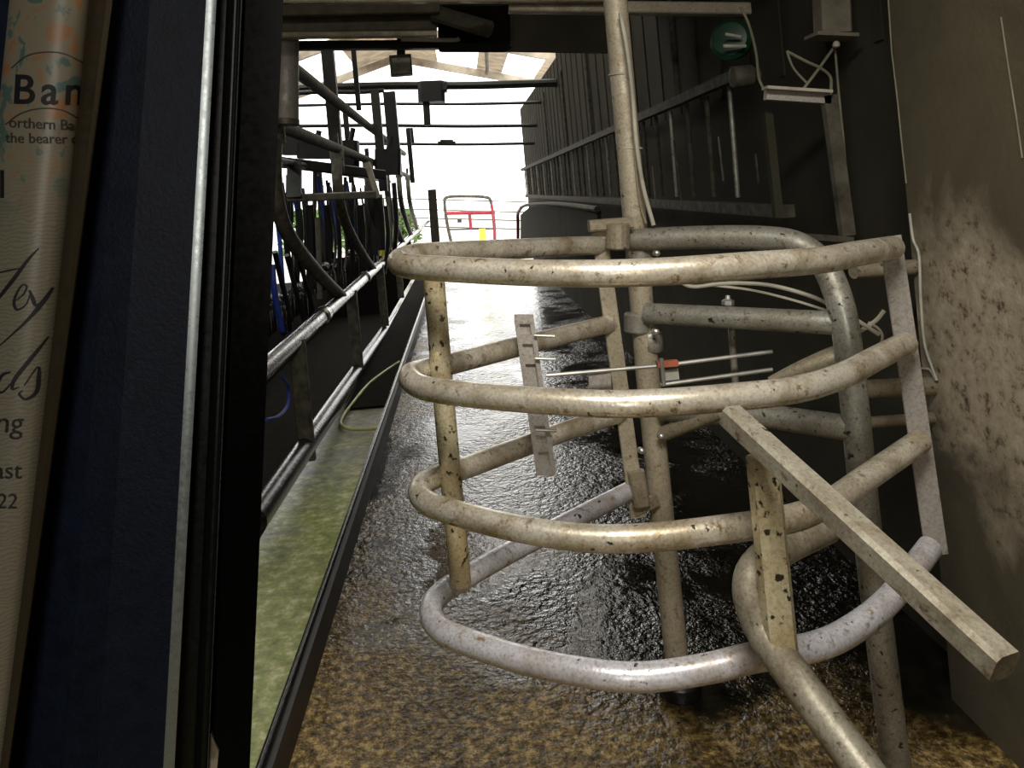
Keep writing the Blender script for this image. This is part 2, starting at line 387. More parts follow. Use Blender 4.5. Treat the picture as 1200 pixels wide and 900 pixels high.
tube('cross_pipe', pts([(775, 480, 2.34), (900, 488, 2.14), (996, 502, 1.98)]), .033, 'galv', frame, curve=False, sides=18)
tube('stub_pipe', pts([(778, 508, 2.34), (845, 482, 2.2)]), .022, 'back', frame, curve=False)
# clamps on the post: socket with bolts
for (x_, y_) in ((718, 273), ):
    bm = bmesh.new()
    add_prism(bm, P(x_ - 28, y_ - 8, 2.33), P(x_ + 22, y_ - 12, 2.33), .035, .05, (0, 0, 1), .006)
    add_lathe(bm, [(.03, -.035), (.036, -.03), (.036, .04), (.03, .045)], P(724, 279, 2.31), 14, U_)
    obj('clamp', bm, 'back', frame, smooth=False)
for (x_, y_, r_) in ((748, 378, .044), (762, 400, .04), (750, 300, .043)):
    lathe('collar', [(r_ * .9, -.03), (r_, -.025), (r_, .025), (r_ * .9, .03)], P(x_, y_, base.y), 'galv', frame, axis=U_)
for (x_, y_) in ((771, 297), (770, 389), (776, 512), (753, 529)):
    lathe('bolt', [(.004, -.02), (.009, -.018), (.009, .0), (.004, .004)], P(x_, y_, 2.30), 'rodsteel', frame, axis=(0.3, -1, 0), sides=8)
# loop bracket on lower hinge
bm = bmesh.new(); add_prism(bm, P(745, 552, 2.33), P(752, 592, 2.33), .05, .03, (1, 0, 0), .006); obj('hinge_block', bm, 'back', frame)

tube('cable', [P(x_, y_, d_) for x_, y_, d_ in ((727, 15, 2.31), (735, 60, 2.31), (741, 110, 2.31), (746, 170, 2.31), (754, 220, 2.31), (766, 264, 2.3))], .0065, 'wire', sides=8,
     label='thin pale cable strapped down the side of the tall tan post', cat='cable')
tube('cable', [P(x_, y_, d_) for x_, y_, d_ in ((731, 25, 2.335), (739, 95, 2.335), (744, 180, 2.335), (750, 235, 2.335), (757, 262, 2.33))], .004, 'back', sides=6,
     label='darker thinner wire between the tall post and its pale cable', cat='cable')
for (x_, y_) in ((728, 88), (738, 174)):
    q = P(x_, y_, base.y)
    lathe('cable_tie', [(.038, -.003), (.0395, -.003), (.0395, .003), (.038, .003)], q, 'wire', axis=U_, sides=18,
          label='wire tie round the tall tan post, %s' % ('upper one near the roof beam' if y_ < 100 else 'lower one halfway to the gate'), cat='tie', group='wire ties on the tall post')

# near latch arm: square bar, square upright, bent tube
arm = thing('brace_arm', 'heavy square steel bar and bent tube bracing toward the camera at lower right', 'brace', P(915, 775, 1.42))
bar('square_bar', P(856, 487, 1.46), P(1178, 782, .98), .044, .044, 'bar', arm, wdir=(-.25, .1, 1), bev=.007, twist=math.radians(-16))
bar('upright', P(893, 535, 1.455), P(917, 778, 1.41), .053, .05, 'brace', arm, wdir=(1, .15, 0), bev=.012, label='yellowed square tube spotted with dirt')
tube('bent_tube', pts([(968, 617, 1.62), (920, 640, 1.56), (888, 664, 1.5), (879, 695, 1.47), (892, 735, 1.45), (918, 775, 1.40), (960, 832, 1.34), (1010, 900, 1.27), (1060, 968, 1.2)]), .033, 'bar', arm, sides=18)

# ------------------------------------------------------------------ small hardware behind the gate
lr = thing('latch_rod_pair', 'two thin steel pull rods joined by a small red clip, lying across behind the gate', 'latch rod', P(780, 450, 2.2))
tube('rod', pts([(640, 440, 2.2), (780, 428, 2.2), (905, 412, 2.18)]), .006, 'rodsteel', lr, curve=False, sides=8)
tube('rod', pts([(774, 451, 2.2), (905, 433, 2.18)]), .006, 'rodsteel', lr, curve=False, sides=8)
bar('clip', P(770, 427, 2.185), P(794, 425, 2.185), .016, .02, 'redclip', lr, wdir=(0, 0, 1), label='small red brown clip')
tube('pin', pts([(775, 420, 2.175), (778, 452, 2.175)]), .006, 'rodsteel', lr, curve=False, sides=8)
bar('clip_plate', P(779, 440, 2.2), P(795, 438, 2.2), .03, .008, 'white', lr, wdir=(0, 0, 1))
bm = bmesh.new(); add_prism(bm, P(702, 433, 2.28), P(704, 462, 2.28), .066, .005, (1, 0, 0)); add_prism(bm, P(688, 437, 2.275), P(718, 433, 2.275), .006, .012, (0, 0, 1))
obj('tag_plate', bm, 'plate', label='small square grey plate behind the middle gate rails', cat='plate')
st = thing('threaded_rod', 'short upright threaded rod with a nut standing behind the upper cross pipe', 'threaded rod', P(862, 445, 2.26))
tube('shaft', pts([(855, 352, 2.26), (862, 452, 2.26)]), .010, 'galv', st, curve=False, sides=10)
lathe('nut', [(.008, -.01), (.018, -.008), (.018, .004), (.008, .01), (.006, .02)], P(853, 354, 2.26), 'rodsteel', st, axis=U_, sides=6)
tube('electric_cable', pts([(793, 328, 2.28), (812, 336, 2.27), (850, 332, 2.25), (900, 334, 2.2), (950, 347, 2.14), (980, 362, 2.1), (1005, 376, 2.07), (1030, 392, 2.06)]), .006, 'wire', sides=8,
     label='thick pale cable sagging behind the top gate rail', cat='cable')
tube('electric_cable', pts([(830, 334, 2.27), (880, 340, 2.22), (930, 352, 2.17), (975, 366, 2.12)]), .004, 'wire', sides=6,
     label='thin pale cable sagging just below the thick one', cat='cable')
tube('wire_loop', pts([(1036, 364, 2.1), (1026, 376, 2.1), (1008, 388, 2.1), (1000, 392, 2.1)]), .006, 'wire', sides=6, label='stiff cut wire end pointing up beside the bent pipe', cat='wire')
tube('wire_loop', pts([(1018, 378, 2.1), (1030, 386, 2.1), (1034, 396, 2.1), (1028, 408, 2.1), (1010, 415, 2.1)]), .004, 'wire', sides=6, label='small curled wire loop beside the bent pipe', cat='wire')
q = P(1012, 455, 2.15)
tube('wall_pipe', [P(1008, 456, 2.15), PX(1100, 452, NWX + .02)], .026, 'back', curve=False, label='short brown pipe stub running into the right wall, upper one', cat='pipe', group='pipe stubs in the right wall')
tube('wall_pipe', [P(1008, 496, 2.15), PX(1100, 489, NWX + .02)], .016, 'back', curve=False, label='thin brown pipe stub running into the right wall, lower one', cat='pipe', group='pipe stubs in the right wall')
tube('wall_pipe', [P(1000, 318, 2.2), PX(1080, 312, NWX + .02)], .022, 'back', curve=False, label='brown pipe stub just behind the end of the top gate rail', cat='pipe', group='pipe stubs in the right wall')
bm = bmesh.new(); add_tube(bm, pts([(902, 446, 2.12), (940, 432, 2.08), (984, 418, 2.05)]), .010, 14, True, .034)
obj('feed_spout', bm, 'back', smooth=True, label='tapered dusty spout beside the bent pipe behind the second rail', cat='spout')
tw = [(1066, 250), (1070, 280), (1077, 300), (1079, 350), (1083, 400), (1092, 430), (1098, 446)]
tube('twine', [PX(x_, y_, NWX - .006) for x_, y_ in tw], .004, 'white', sides=6, label='frayed white twine hanging down the edge of the right wall', cat='twine')
tube('twine', [PX(x_, y_, NWX - .006) for x_, y_ in ((1080, 432), (1090, 434), (1097, 446))], .0035, 'white', sides=6, label='short loose twine end low on the wall edge', cat='twine')

# ------------------------------------------------------------------ right-hand stall row
SX = 1.27
sf = thing('stall_row', 'long row of dark hanging stall bars along the right wall', 'stall', (SX, 3, 1.2))
def zr(y): return 2.0
bar('top_rail', (SX, 3.3, 2.02), (SX, 15.5, 1.985), .05, .05, 'stall', sf, wdir=(0, 0, 1))
bar('lower_rail', (SX, 3.0, 1.42), (SX, 15.0, 1.46), .05, .05, 'stall', sf, wdir=(0, 0, 1))
yy = 3.6; k = 0
while yy < 15.2:
    b0 = (SX + .03, yy, 1.99); b1 = (SX + .03, yy + .02, 1.47)
    tube('stall_bar', [b0, b1], .012, 'stall' if k % 3 else 'galv', sf, curve=False, sides=8)
    yy += .34; k += 1
for k, yy in enumerate((4.6, 6.1, 7.6, 9.4, 11.4)):
    tube('divider', [(SX + .08, yy, 3.0), (SX + .08, yy, 2.0)], .018, 'stall', sf, curve=False, sides=8)
# end frame of the row with pale channel
ef = thing('stall_end_frame', 'end post of the right stall row with a pale channel bracket on top', 'post', (1.2, 2.6, 1.2))
EX = 2.62
bar('channel', P(897, 111, EX), P(972, 116, EX), .035, .03, 'plate', ef, wdir=(0, 0, 1))
bar('channel_lip', P(896, 103, EX - .03), P(972, 108, EX - .03), .010, .05, 'wire', ef, wdir=(0, 0, 1))
bar('post', P(971, 112, EX), P(993, 276, EX), .045, .03, 'oldpipe', ef)
tube('pull_cord', [P(978, 50, EX), P(983, 110, EX), P(988, 160, EX), P(996, 260, EX)], .004, 'faint', ef, curve=False, sides=6)
bar('foot_plate', P(945, 277, EX), P(998, 281, EX), .02, .03, 'oldpipe', ef, wdir=(0, 0, 1))
bar('post', P(899, 130, EX + .1), P(912, 255, EX + .1), .028, .03, 'clad', ef)
tube('string', pts([(980, 52, 2.6), (960, 80, 2.6), (941, 105, 2.6)]), .005, 'faint', curve=False, sides=6, label='pale string running from the ceiling knob down to the channel bracket', cat='string')
tube('string', pts([(922, 60, 2.6), (945, 72, 2.6), (962, 80, 2.6), (973, 90, 2.6), (974, 105, 2.6)]), .005, 'faint', sides=6, label='pale string crossing the other above the channel bracket', cat='string')
tube('string', pts([(922, 60, 2.6), (930, 80, 2.6), (946, 98, 2.6)]), .004, 'faint', sides=6, label='short string at the left of the crossed strings', cat='string')
jb = thing('junction_box', 'brown metal electrical box hanging from the ceiling above the crossed strings', 'junction box', P(975, 45, 2.6))
bm = bmesh.new(); add_prism(bm, P(973, -30, 2.6), P(976, 40, 2.6), .10, .08, (1, 0, 0), .008); obj('body', bm, 'beam', jb)
bar('flange', P(950, 42, 2.58), P(998, 44, 2.58), .012, .1, 'beam', jb, wdir=(0, 0, 1))
lathe('knob', [(.004, -.012), (.011, -.008), (.012, 0), (.009, .008), (.003, .012)], P(980, 52, 2.57), 'wire', jb, axis=U_, sides=10)
tube('hanging_flex', pts([(868, 8, 2.9), (878, 30, 2.9), (886, 62, 2.9), (889, 90, 2.9), (894, 103, 2.9)]), .005, 'faint', sides=6, label='pale flex drooping from the roof beam past the green reflection', cat='cable')
gl = thing('green_reflection', 'green screen reflection built as a round disc with white streaks high on the dark right wall', 'lamp', P(858, 50, 3.3))  # added object standing for a reflection on the screen, no lamp here
lathe('reflection_disc', [(.03, -.05), (.065, -.045), (.085, -.01), (.088, .03), (.07, .05), (.03, .055)], P(858, 48, 3.32), 'green', gl, sides=24, axis=(-.6, -1, .1))
bar('tube', P(848, 54, 3.2), P(874, 54, 3.2), .014, .014, 'white', gl, wdir=(0, 0, 1), bev=.004, label='white streak of the reflection')
bar('tube', P(850, 40, 3.2), P(868, 43, 3.2), .012, .012, 'white', gl, wdir=(0, 0, 1), bev=.004, label='white streak of the reflection')
bm = bmesh.new(); add_lathe(bm, [(.03, -.055), (.045, -.05), (.045, .03), (.03, .045), (.03, .06)], P(872, 89, 3.2), 14, (1, 0, 0)); obj('glass_jar', bm, 'oldpipe', smooth=True, label='dusty pale jar lying below the green reflection on the right wall', cat='jar')
# drips of lime down the dark cladding
for i, (x0, y0, x1, y1) in enumerate(((765, 195, 769, 240), (790, 165, 800, 245), (842, 160, 848, 212), (885, 180, 889, 215), (903, 160, 915, 258), (730, 190, 733, 235))):
    bar('hanging_strip', PX(x0, y0, SX + .03), PX(x1, y1, SX + .03), .016, .006, 'stall' if i % 2 else 'grime', sf, wdir=(0, 1, 0), bev=.001)

# ------------------------------------------------------------------ right far hoop gates
hp = thing('sheeted_gate', 'dark sheeted gate with rounded red tube edge at the far end of the right wall', 'gate', (1.0, 12, 0))
hpts = [(607, 283), (607, 262), (607, 250), (611, 243), (619, 240), (650, 239), (700, 245), (725, 248)]
tube('hoop', [PX(x_, y_, 1.02) for x_, y_ in hpts[3:7]], .025, 'oldpipe', hp, sides=8)
tube('hoop_side', [PX(x_, y_, 1.02) for x_, y_ in hpts[:4]], .03, 'red', hp, sides=8, label='red tube edge')
bm = bmesh.new()
poly = [PX(x_, y_, 1.03) for x_, y_ in ((610, 285), (610, 252), (620, 243), (650, 242), (700, 247), (700, 300))]
vs = [bm.verts.new(p) for p in poly]; f = bm.faces.new(vs); r_ = bmesh.ops.extrude_face_region(bm, geom=[f])
for v in [g for g in r_['geom'] if isinstance(g, bmesh.types.BMVert)]: v.co.x += .03
obj('sheet', bm, 'clad', hp)

# ------------------------------------------------------------------ left side: pit rails
LX = -1.1
pr = thing('pit_rail', 'long shiny wet handrail on short posts along the milking pit edge', 'handrail', (LX, 6, 0))
a = PX(313, 428, LX); b = PX(505, 256, LX)
tube('top_tube', [PX(300, 441, LX), b], .052, 'shiny', pr, curve=False, sides=20)
la = PX(297, 612, LX - .0); lb = PX(484, 340, LX)
tube('lower_tube', [la, lb], .065, 'wetdark', pr, curve=False, sides=20, label='lower dark wet tube')
def zt(y): t = (y - a.y) / (b.y - a.y); return a.z + (b.z - a.z) * t
for yy in (4.75, 7.1, 9.6, 12.2, 14.8):
    bar('post', (LX + .01, yy, .05), (LX + .01, yy, zt(yy)), .10, .06, 'grime', pr, bev=.008)
for yy in (5.7, 8.2, 11.2):
    lathe('collar', [(.05, -.05), (.068, -.045), (.068, .045), (.05, .05)], (LX, yy, zt(yy)), 'shiny', pr, axis=(0, 1, 0))
# rump rails : S shaped hangers
s0 = [(322, 158), (321, 200), (325, 240), (338, 275), (358, 303), (380, 328), (400, 347)]
rr0 = thing('rump_rail', 'grimy curved stall tube sweeping down to the pit handrail, nearest of the row', 'stall tube', PX(322, 158, LX), 'curved stall tubes along the pit')
tube('curved_tube', [PX(x_, y_, LX) for x_, y_ in s0], .048, 'grime', rr0, sides=14)
lathe('socket', [(.05, -.06), (.065, -.05), (.065, .05), (.05, .06)], PX(322, 158, LX), 'mid', rr0)
bar('hanger', PX(322, 158, LX), PX(322, 158, LX) + Vector((0, 0, .2)), .05, .03, 'dark', rr0)
for i, nm in enumerate(('second from the camera', 'third from the camera', 'fourth from the camera', 'fifth from the camera', 'farthest of the row')):
    dup(rr0, (0, 2.35 * (i + 1), 0), 'grimy curved stall tube sweeping down to the pit handrail, ' + nm)
# overhead pipes
tube('overhead_pipe', [(LX, 3.6, 2.6), (LX, 16, 2.55)], .05, 'oldpipe', curve=False, label='upper brown overhead pipe running down the left stalls', cat='pipe')
tube('overhead_pipe', [(LX + .01, 4.2, 2.13), (LX + .01, 16, 2.1)], .045, 'oldpipe', curve=False, label='lower brown overhead pipe above the curved stall tubes', cat='pipe')
tube('overhead_pipe', [(LX - .35, 4.2, 2.0), (LX - .35, 16, 2.0)], .035, 'dark', curve=False, label='dark vacuum line behind the lower overhead pipe', cat='pipe')
# near grey pipe
np_ = thing('drop_pipe', 'thick pale grey vertical pipe by the black screen edge at upper left', 'pipe', P(336, 145, 4.2))
tube('barrel', pts([(334, -12, 4.5), (334, 142, 4.5)]), .08, 'plate', np_, curve=False, sides=18)
lathe('end_ring', [(.075, -.02), (.085, -.015), (.085, .015), (.075, .02)], P(334, 143, 4.5), 'mid', np_, axis=U_)
# portal posts of the left stalls
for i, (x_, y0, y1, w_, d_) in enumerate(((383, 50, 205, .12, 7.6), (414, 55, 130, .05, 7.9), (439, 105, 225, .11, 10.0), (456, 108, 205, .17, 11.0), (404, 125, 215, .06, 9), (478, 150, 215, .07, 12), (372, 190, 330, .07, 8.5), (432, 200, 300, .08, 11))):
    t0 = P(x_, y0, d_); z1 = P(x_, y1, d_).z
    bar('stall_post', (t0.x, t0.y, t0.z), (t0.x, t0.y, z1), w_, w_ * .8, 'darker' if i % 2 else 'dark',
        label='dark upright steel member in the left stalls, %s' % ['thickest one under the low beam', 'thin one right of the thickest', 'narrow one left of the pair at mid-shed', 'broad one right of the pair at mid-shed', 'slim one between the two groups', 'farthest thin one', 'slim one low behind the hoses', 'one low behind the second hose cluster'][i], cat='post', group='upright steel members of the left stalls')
# cross members at the far stalls
for i, (x0, y0, x1, y1, d_, r_, lb_) in enumerate((
    (335, 104, 652, 97, 10.5, .055, 'thick dark crossbeam, highest of the bars across the opening'),
    (335, 124, 634, 120, 12, .024, 'thin dark bar second from the top across the opening'),
    (335, 148, 629, 147, 12.5, .03, 'dark bar third from the top across the opening'),
    (335, 170, 626, 168, 13, .026, 'dark bar lowest across the white opening'),
    (335, 110, 450, 106, 10, .03, 'dark bar just under the thick crossbeam at left'))):
    p0, p1 = P(x0, y0, d_), (PX(x1, y1, WX - .004) if x1 > 500 else P(x1, y1, d_))
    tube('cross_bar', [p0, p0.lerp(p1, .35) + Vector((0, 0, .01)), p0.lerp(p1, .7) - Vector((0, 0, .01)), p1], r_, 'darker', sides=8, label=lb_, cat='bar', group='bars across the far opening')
mb = thing('motor_box', 'dark motor unit hanging from the thick crossbeam in the opening', 'motor', P(505, 100, 10.4))
bm = bmesh.new(); add_prism(bm, P(505, 96, 10.4), P(506, 120, 10.4), .36, .25, (1, 0, 0), .05); obj('housing', bm, 'darker', mb)
bar('drop_tube', P(499, 112, 10.4), P(501, 147, 10.4), .09, .09, 'darker', mb)
bm = bmesh.new(); add_prism(bm, P(517, 102, 10.4), P(524, 102, 10.4), .14, .2, (0, 0, 1), .02); obj('end_cap', bm, 'dark', mb)
fl = thing('flood_light', 'grey square floodlight hanging under the low beam before the opening', 'lamp', P(470, 90, 5.15))
bm = bmesh.new(); add_prism(bm, P(469, 65, 5.15), P(471, 89, 5.15), .147, .07, (1, 0, 0), .012); obj('housing', bm, 'mid', fl)
bar('bracket', P(470, 35, 5.15), P(470, 66, 5.15), .055, .03, 'dark', fl)
bar('glass', P(470, 68, 5.11), P(471, 86, 5.11), .12, .01, 'galv', fl)
sb_ = thing('junction_box', 'small dark box on the lowest bar across the white opening', 'junction box', P(523, 168, 12.9))
bm = bmesh.new(); add_prism(bm, P(516, 167, 12.9), P(531, 167, 12.9), .10, .1, (0, 0, 1), .02); obj('body', bm, 'darker', sb_)
tube('gland', pts([(513, 167, 12.9), (534, 167, 12.9)]), .025, 'dark', sb_, curve=False, sides=8)
tube('drop_rod', pts([(481, 150, 12.3), (483, 168, 12.3)]), .04, 'darker', curve=False, label='short dark link between the two lowest bars across the opening', cat='rod')
tube('hook_rod', pts([(570, 58, 13.6), (571, 80, 13.6), (570, 87, 13.6)]), .036, 'mid', label='short rod hanging from the roof edge right of the motor', cat='rod')

# low beams at the mouth of the low ceiling
for i, (x0, y0, x1, y1, d_, w_, t_, mt, lb_) in enumerate((
    (320, 12, 515, 8, 4.2, .07, .06, 'beam', 'dusty beam at the very top left'),
    (320, 29, 512, 26, 4.4, .10, .08, 'beam', 'wide dusty beam below the top left beam'),
    (320, 42, 512, 40, 4.3, .035, .05, 'post', 'pale narrow beam under the wide dusty beam'),
    (320, 54, 600, 52, 5.0, .055, .08, 'darker', 'black beam edge above the pale roof'),
    (596, 8, 940, 12, 3.6, .055, .07, 'post', 'pale brown beam crossing behind the tall post at the top'),
    (330, -2, 720, -4, 3.5, .05, .05, 'post', 'pale beam cut by the top of the picture'))):
    bar('roof_beam', P(x0, y0, d_), P(x1, y1, d_), w_, t_, mt, wdir=(0, 0, 1), bev=.006, label=lb_, cat='beam', group='low beams under the near ceiling')
bar('haze_board', P(594, 30, 5.0), P(720, 32, 5.0), .34, .03, 'ceil', wdir=(0, 0, 1), label='added dull brown board standing in for haze behind the tall post at the roof edge', cat='board')  # board added to paint the hazy dark patch over the bright roof
bm = bmesh.new(); add_prism(bm, P(555, 14, 4.6), P(555, 56, 4.6), .42, .3, (1, 0, 0), .02); dbx = obj('vent_housing', bm, 'void', label='black box shape hung between the low beams beside the opening', cat='box')
bar('duct', P(512, 16, 4.3), P(572, 34, 4.1), .09, .09, 'mid', None, wdir=(0, 0, 1), bev=.02, label='short grey duct poking into the black box', cat='duct')
tube('electric_cable', pts([(538, 45, 4.3), (530, 47, 4.3), (470, 46, 4.3)]), .012, 'wire', sides=8, label='pale cord along the underside of the low beams', cat='cable')

# ------------------------------------------------------------------ milking equipment over the pit
def cluster(y, x, z):
    t = thing('milking_cluster', 'black and blue milking cluster', 'milking cluster', (x, y, z), 'milking clusters hanging along the pit')
    lathe('claw', [(.02, -.05), (.055, -.03), (.065, 0), (.05, .03), (.02, .045)], (x, y, z), 'shiny', t)
    for sx, sy in ((1, 1), (1, -1), (-1, 1), (-1, -1)):
        c = Vector((x + sx * .06, y + sy * .09, z - .16))
        cup = lathe('teat_cup', [(.018, -.12), (.03, -.1), (.032, .06), (.022, .08)], c, 'rubber', t, sides=12)
        lathe('liner', [(.024, 0), (.03, .005), (.03, .03), (.02, .035)], c + Vector((0, 0, .075)), 'shiny', cup, sides=12)
        tube('short_hose', [c + Vector((0, 0, .08)), c + Vector((0, 0, .14)), (x, y, z + .01)], .012, 'rubber', t, sides=8)
    tube('milk_hose', [(x, y, z + .03), (x - .05, y - .1, z + .35), (x - .02, y - .05, z + .7), (x, y, z + 1.0)], .024, 'rubber', t, sides=10)
    tube('blue_hose', [(x + .05, y + .12, z - .3), (x + .04, y + .1, z), (x + .02, y + .2, z + .5), (x, y + .1, z + .95)], .018, 'blue', t, sides=8, label='blue air hose')
    tube('pulse_hose', [(x + .05, y, z - .2), (x + .1, y + .28, z + .2), (x + .06, y + .3, z + .9)], .016, 'rubber', t, sides=8)
    return t
c0 = cluster(4.9, -1.5, .95)
c0['label'] = 'black and blue milking cluster hanging over the pit, nearest of the row'
nm = ['second', 'third', 'fourth', 'fifth', 'sixth', 'seventh', 'eighth', 'ninth']
for i in range(8):
    dup(c0, (-.05 * (i % 2), 1.05 * (i + 1), random.uniform(-.08, .1)), 'black and blue milking cluster hanging over the pit, %s beyond the nearest' % nm[i] if i < 9 else None)
c1 = None
# hoses looping near
tube('blue_hose', [PX(x_, y_, -1.35) for x_, y_ in ((319, 310), (322, 345), (331, 388))], .022, 'blue', sides=8, label='bright blue hose hanging at the left edge beside the handrail', cat='hose')
for i, (x_, lb_) in enumerate(((330, 'black hose right of the bright blue one'), (344, 'black hose second from the bright blue one'), (358, 'black hose below the near curved tube'))):
    tube('black_hose', [PX(x_ - 8, 295 + i * 4, -1.35), PX(x_, 330, -1.35), PX(x_ + 12, 375, -1.35)], .02, 'rubber', sides=8, label=lb_, cat='hose', group='black hoses behind the handrail')
for i, (x_, y0, y1, mt) in enumerate(((350, 245, 300, 'rubber'), (362, 240, 345, 'rubber'), (372, 255, 350, 'mid'), (383, 240, 340, 'rubber'), (411, 235, 330, 'rubber'), (421, 240, 325, 'rubber'), (429, 238, 310, 'dark'), (447, 232, 300, 'yellow'), (455, 230, 290, 'mid'), (462, 232, 300, 'rubber'), (366, 260, 300, 'yellow'))):
    d_ = 6.5 + i * .55
    tube('vertical_hose', pts([(x_, y0, d_), (x_ + 2, (y0 + y1) / 2, d_), (x_ - 1 + (i % 3) * 2, y1, d_)]), .028 + .01 * (i % 2), mt, sides=8,
         label='hanging hose in the tangle over the pit' if False else 'hanging %s hose in the tangle over the pit, number %s from the left' % ({'rubber': 'black', 'mid': 'grey', 'dark': 'dark', 'yellow': 'yellow'}[mt], ['one', 'three', 'four', 'five', 'six', 'seven', 'eight', 'nine', 'ten', 'eleven', 'two'][i]), cat='hose', group='hoses in the tangle over the pit')
for i in range(14):
    x_ = 338 + i * 9.5; d_ = 8 + (i * 37 % 11) * .5; y0 = 205 + (i * 53 % 40); y1 = 300 + (i * 29 % 45) - i
    tube('vertical_hose', pts([(x_, y0, d_), (x_ + 3, (y0 + y1) / 2, d_), (x_ + (i % 4) * 2 - 2, y1, d_)]), .03 + .012 * (i % 3), 'darker', sides=6,
         label='dark background hose at the back of the tangle over the pit', cat='hose', group='dark background hoses at the back of the tangle')
tr = thing('milk_jar_tray', 'pale trough with rounded sides hung over the pit behind the curved tubes', 'trough', P(385, 228, 6.6))
bar('front_lip', P(328, 233, 6.6), P(440, 228, 6.9), .07, .05, 'mid', tr, wdir=(0, 0, 1), bev=.01)
bar('back_rail', P(328, 190, 7.0), P(450, 205, 8.2), .10, .06, 'dark', tr, wdir=(0, 0, 1), bev=.01)
bar('end_strap', P(430, 190, 6.9), P(443, 232, 6.9), .05, .03, 'post', tr)
bar('end_strap', P(345, 190, 6.7), P(345, 232, 6.6), .12, .06, 'dark', tr)
box_ = [(350, 168, 392, 186), (402, 165, 420, 200), (440, 175, 470, 205), (332, 160, 360, 182)]
for i, (x0, y0, x1, y1) in enumerate(box_):
    d_ = 8 + i * .8
    bm = bmesh.new(); add_prism(bm, P((x0 + x1) / 2, y0, d_), P((x0 + x1) / 2, y1, d_), (x1 - x0) / F * d_, .25, (1, 0, 0), .03)
    add_tube(bm, pts([((x0 + x1) / 2, y0, d_), ((x0 + x1) / 2 + 3, y0 - 15, d_)]), .03, 8, False)
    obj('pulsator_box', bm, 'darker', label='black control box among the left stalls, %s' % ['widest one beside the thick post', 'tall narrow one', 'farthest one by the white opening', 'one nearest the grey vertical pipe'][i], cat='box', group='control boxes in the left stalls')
tube('yellow_hose', [PZ(x_, y_, .02) for x_, y_ in ((468, 424), (450, 436), (432, 450), (415, 470), (402, 488), (400, 498), (412, 503), (430, 503), (446, 502))], .012, 'hose', sides=8,
     label='thin yellow green hose lying on the concrete strip beside the kerb', cat='hose')
tube('air_hose', [PX(x_, y_, -1.2) for x_, y_ in ((312, 492), (326, 488), (337, 475), (338, 455), (330, 440))], .010, 'blue', sides=8, label='small coiled teal hose under the handrail at the left', cat='hose')

# ------------------------------------------------------------------ outside beyond the far end
D_ = 24
po = bar('gate_post', (P(511, 290, D_).x, D_, -.05), (P(506, 222, D_).x, D_, P(506, 222, D_).z), .26, .2, 'void', bev=.02, label='dark upright post at the far end of the handrail', cat='post')
rg = thing('yard_gate', 'grey tube gate with a red rail and yellow tag in the bright yard', 'gate', P(550, 286, D_))
tube('hoop', pts([(529, 285, D_), (524, 262, D_), (521, 237, D_), (525, 231, D_), (545, 230, D_), (568, 231, D_), (575, 236, D_), (579, 262, D_), (580, 284, D_)]), .05, 'oldpipe', rg, sides=8)
tube('rail', pts([(523, 250, D_), (580, 249, D_)]), .06, 'red', rg, curve=False, sides=8, label='red painted rail')
tube('upright', pts([(576, 238, D_ - .1), (580, 280, D_ - .1)]), .035, 'red', rg, curve=False, sides=8, label='red upright')
tube('rail', pts([(524, 269, D_), (580, 268, D_)]), .025, 'dark', rg, curve=False, sides=8)
tube('stay', pts([(550, 248, D_), (552, 269, D_)]), .05, 'red', rg, curve=False, sides=8)
bar('tag', P(565, 268, D_ - .1), P(566, 285, D_ - .1), .2, .03, 'yellow', rg, label='yellow tag')
bar('latch', P(536, 259, D_ - .1), P(541, 259, D_ - .1), .1, .04, 'dark', rg, wdir=(0, 0, 1))
for i, y_ in enumerate((236, 248, 258, 268)):
    tube('yard_wire', pts([(440, y_ - 4, 26), (625, y_ + 1, 26)]), .02, 'oldpipe', curve=False, sides=6, label='fence wire across the bright yard, %s' % ['top strand', 'second strand', 'third strand', 'bottom strand'][i], cat='wire', group='fence wires across the yard')
# hedge
def hedge(cx, cy, w, h, lb_):
    bm = bmesh.new()
    for k in range(1500):
        a_ = random.uniform(0, 6.28); zz = random.random() ** .7 * h; rr_ = w * math.sqrt(random.random()) * (1 - .35 * zz / h)
        c = Vector((cx + rr_ * math.cos(a_), cy + rr_ * .5 * math.sin(a_), zz))
        u = Vector((random.uniform(-1, 1), random.uniform(-1, 1), random.uniform(-1, 1))).normalized(); v = u.orthogonal().normalized()
        s = random.uniform(.08, .17)
        vs = [bm.verts.new(c + q_) for q_ in (u * s, v * s * .5, -u * s, -v * s * .5)]; bm.faces.new(vs)
    obj('shrub', bm, 'leaf', label=lb_, cat='shrub', group='shrubs outside beyond the left stalls')
hedge(-5.2, 27, 1.5, 1.5, 'green shrub outside seen low through the left stalls, left one')
hedge(-2.7, 29, 1.2, 1.2, 'green shrub outside seen low through the left stalls, right one')

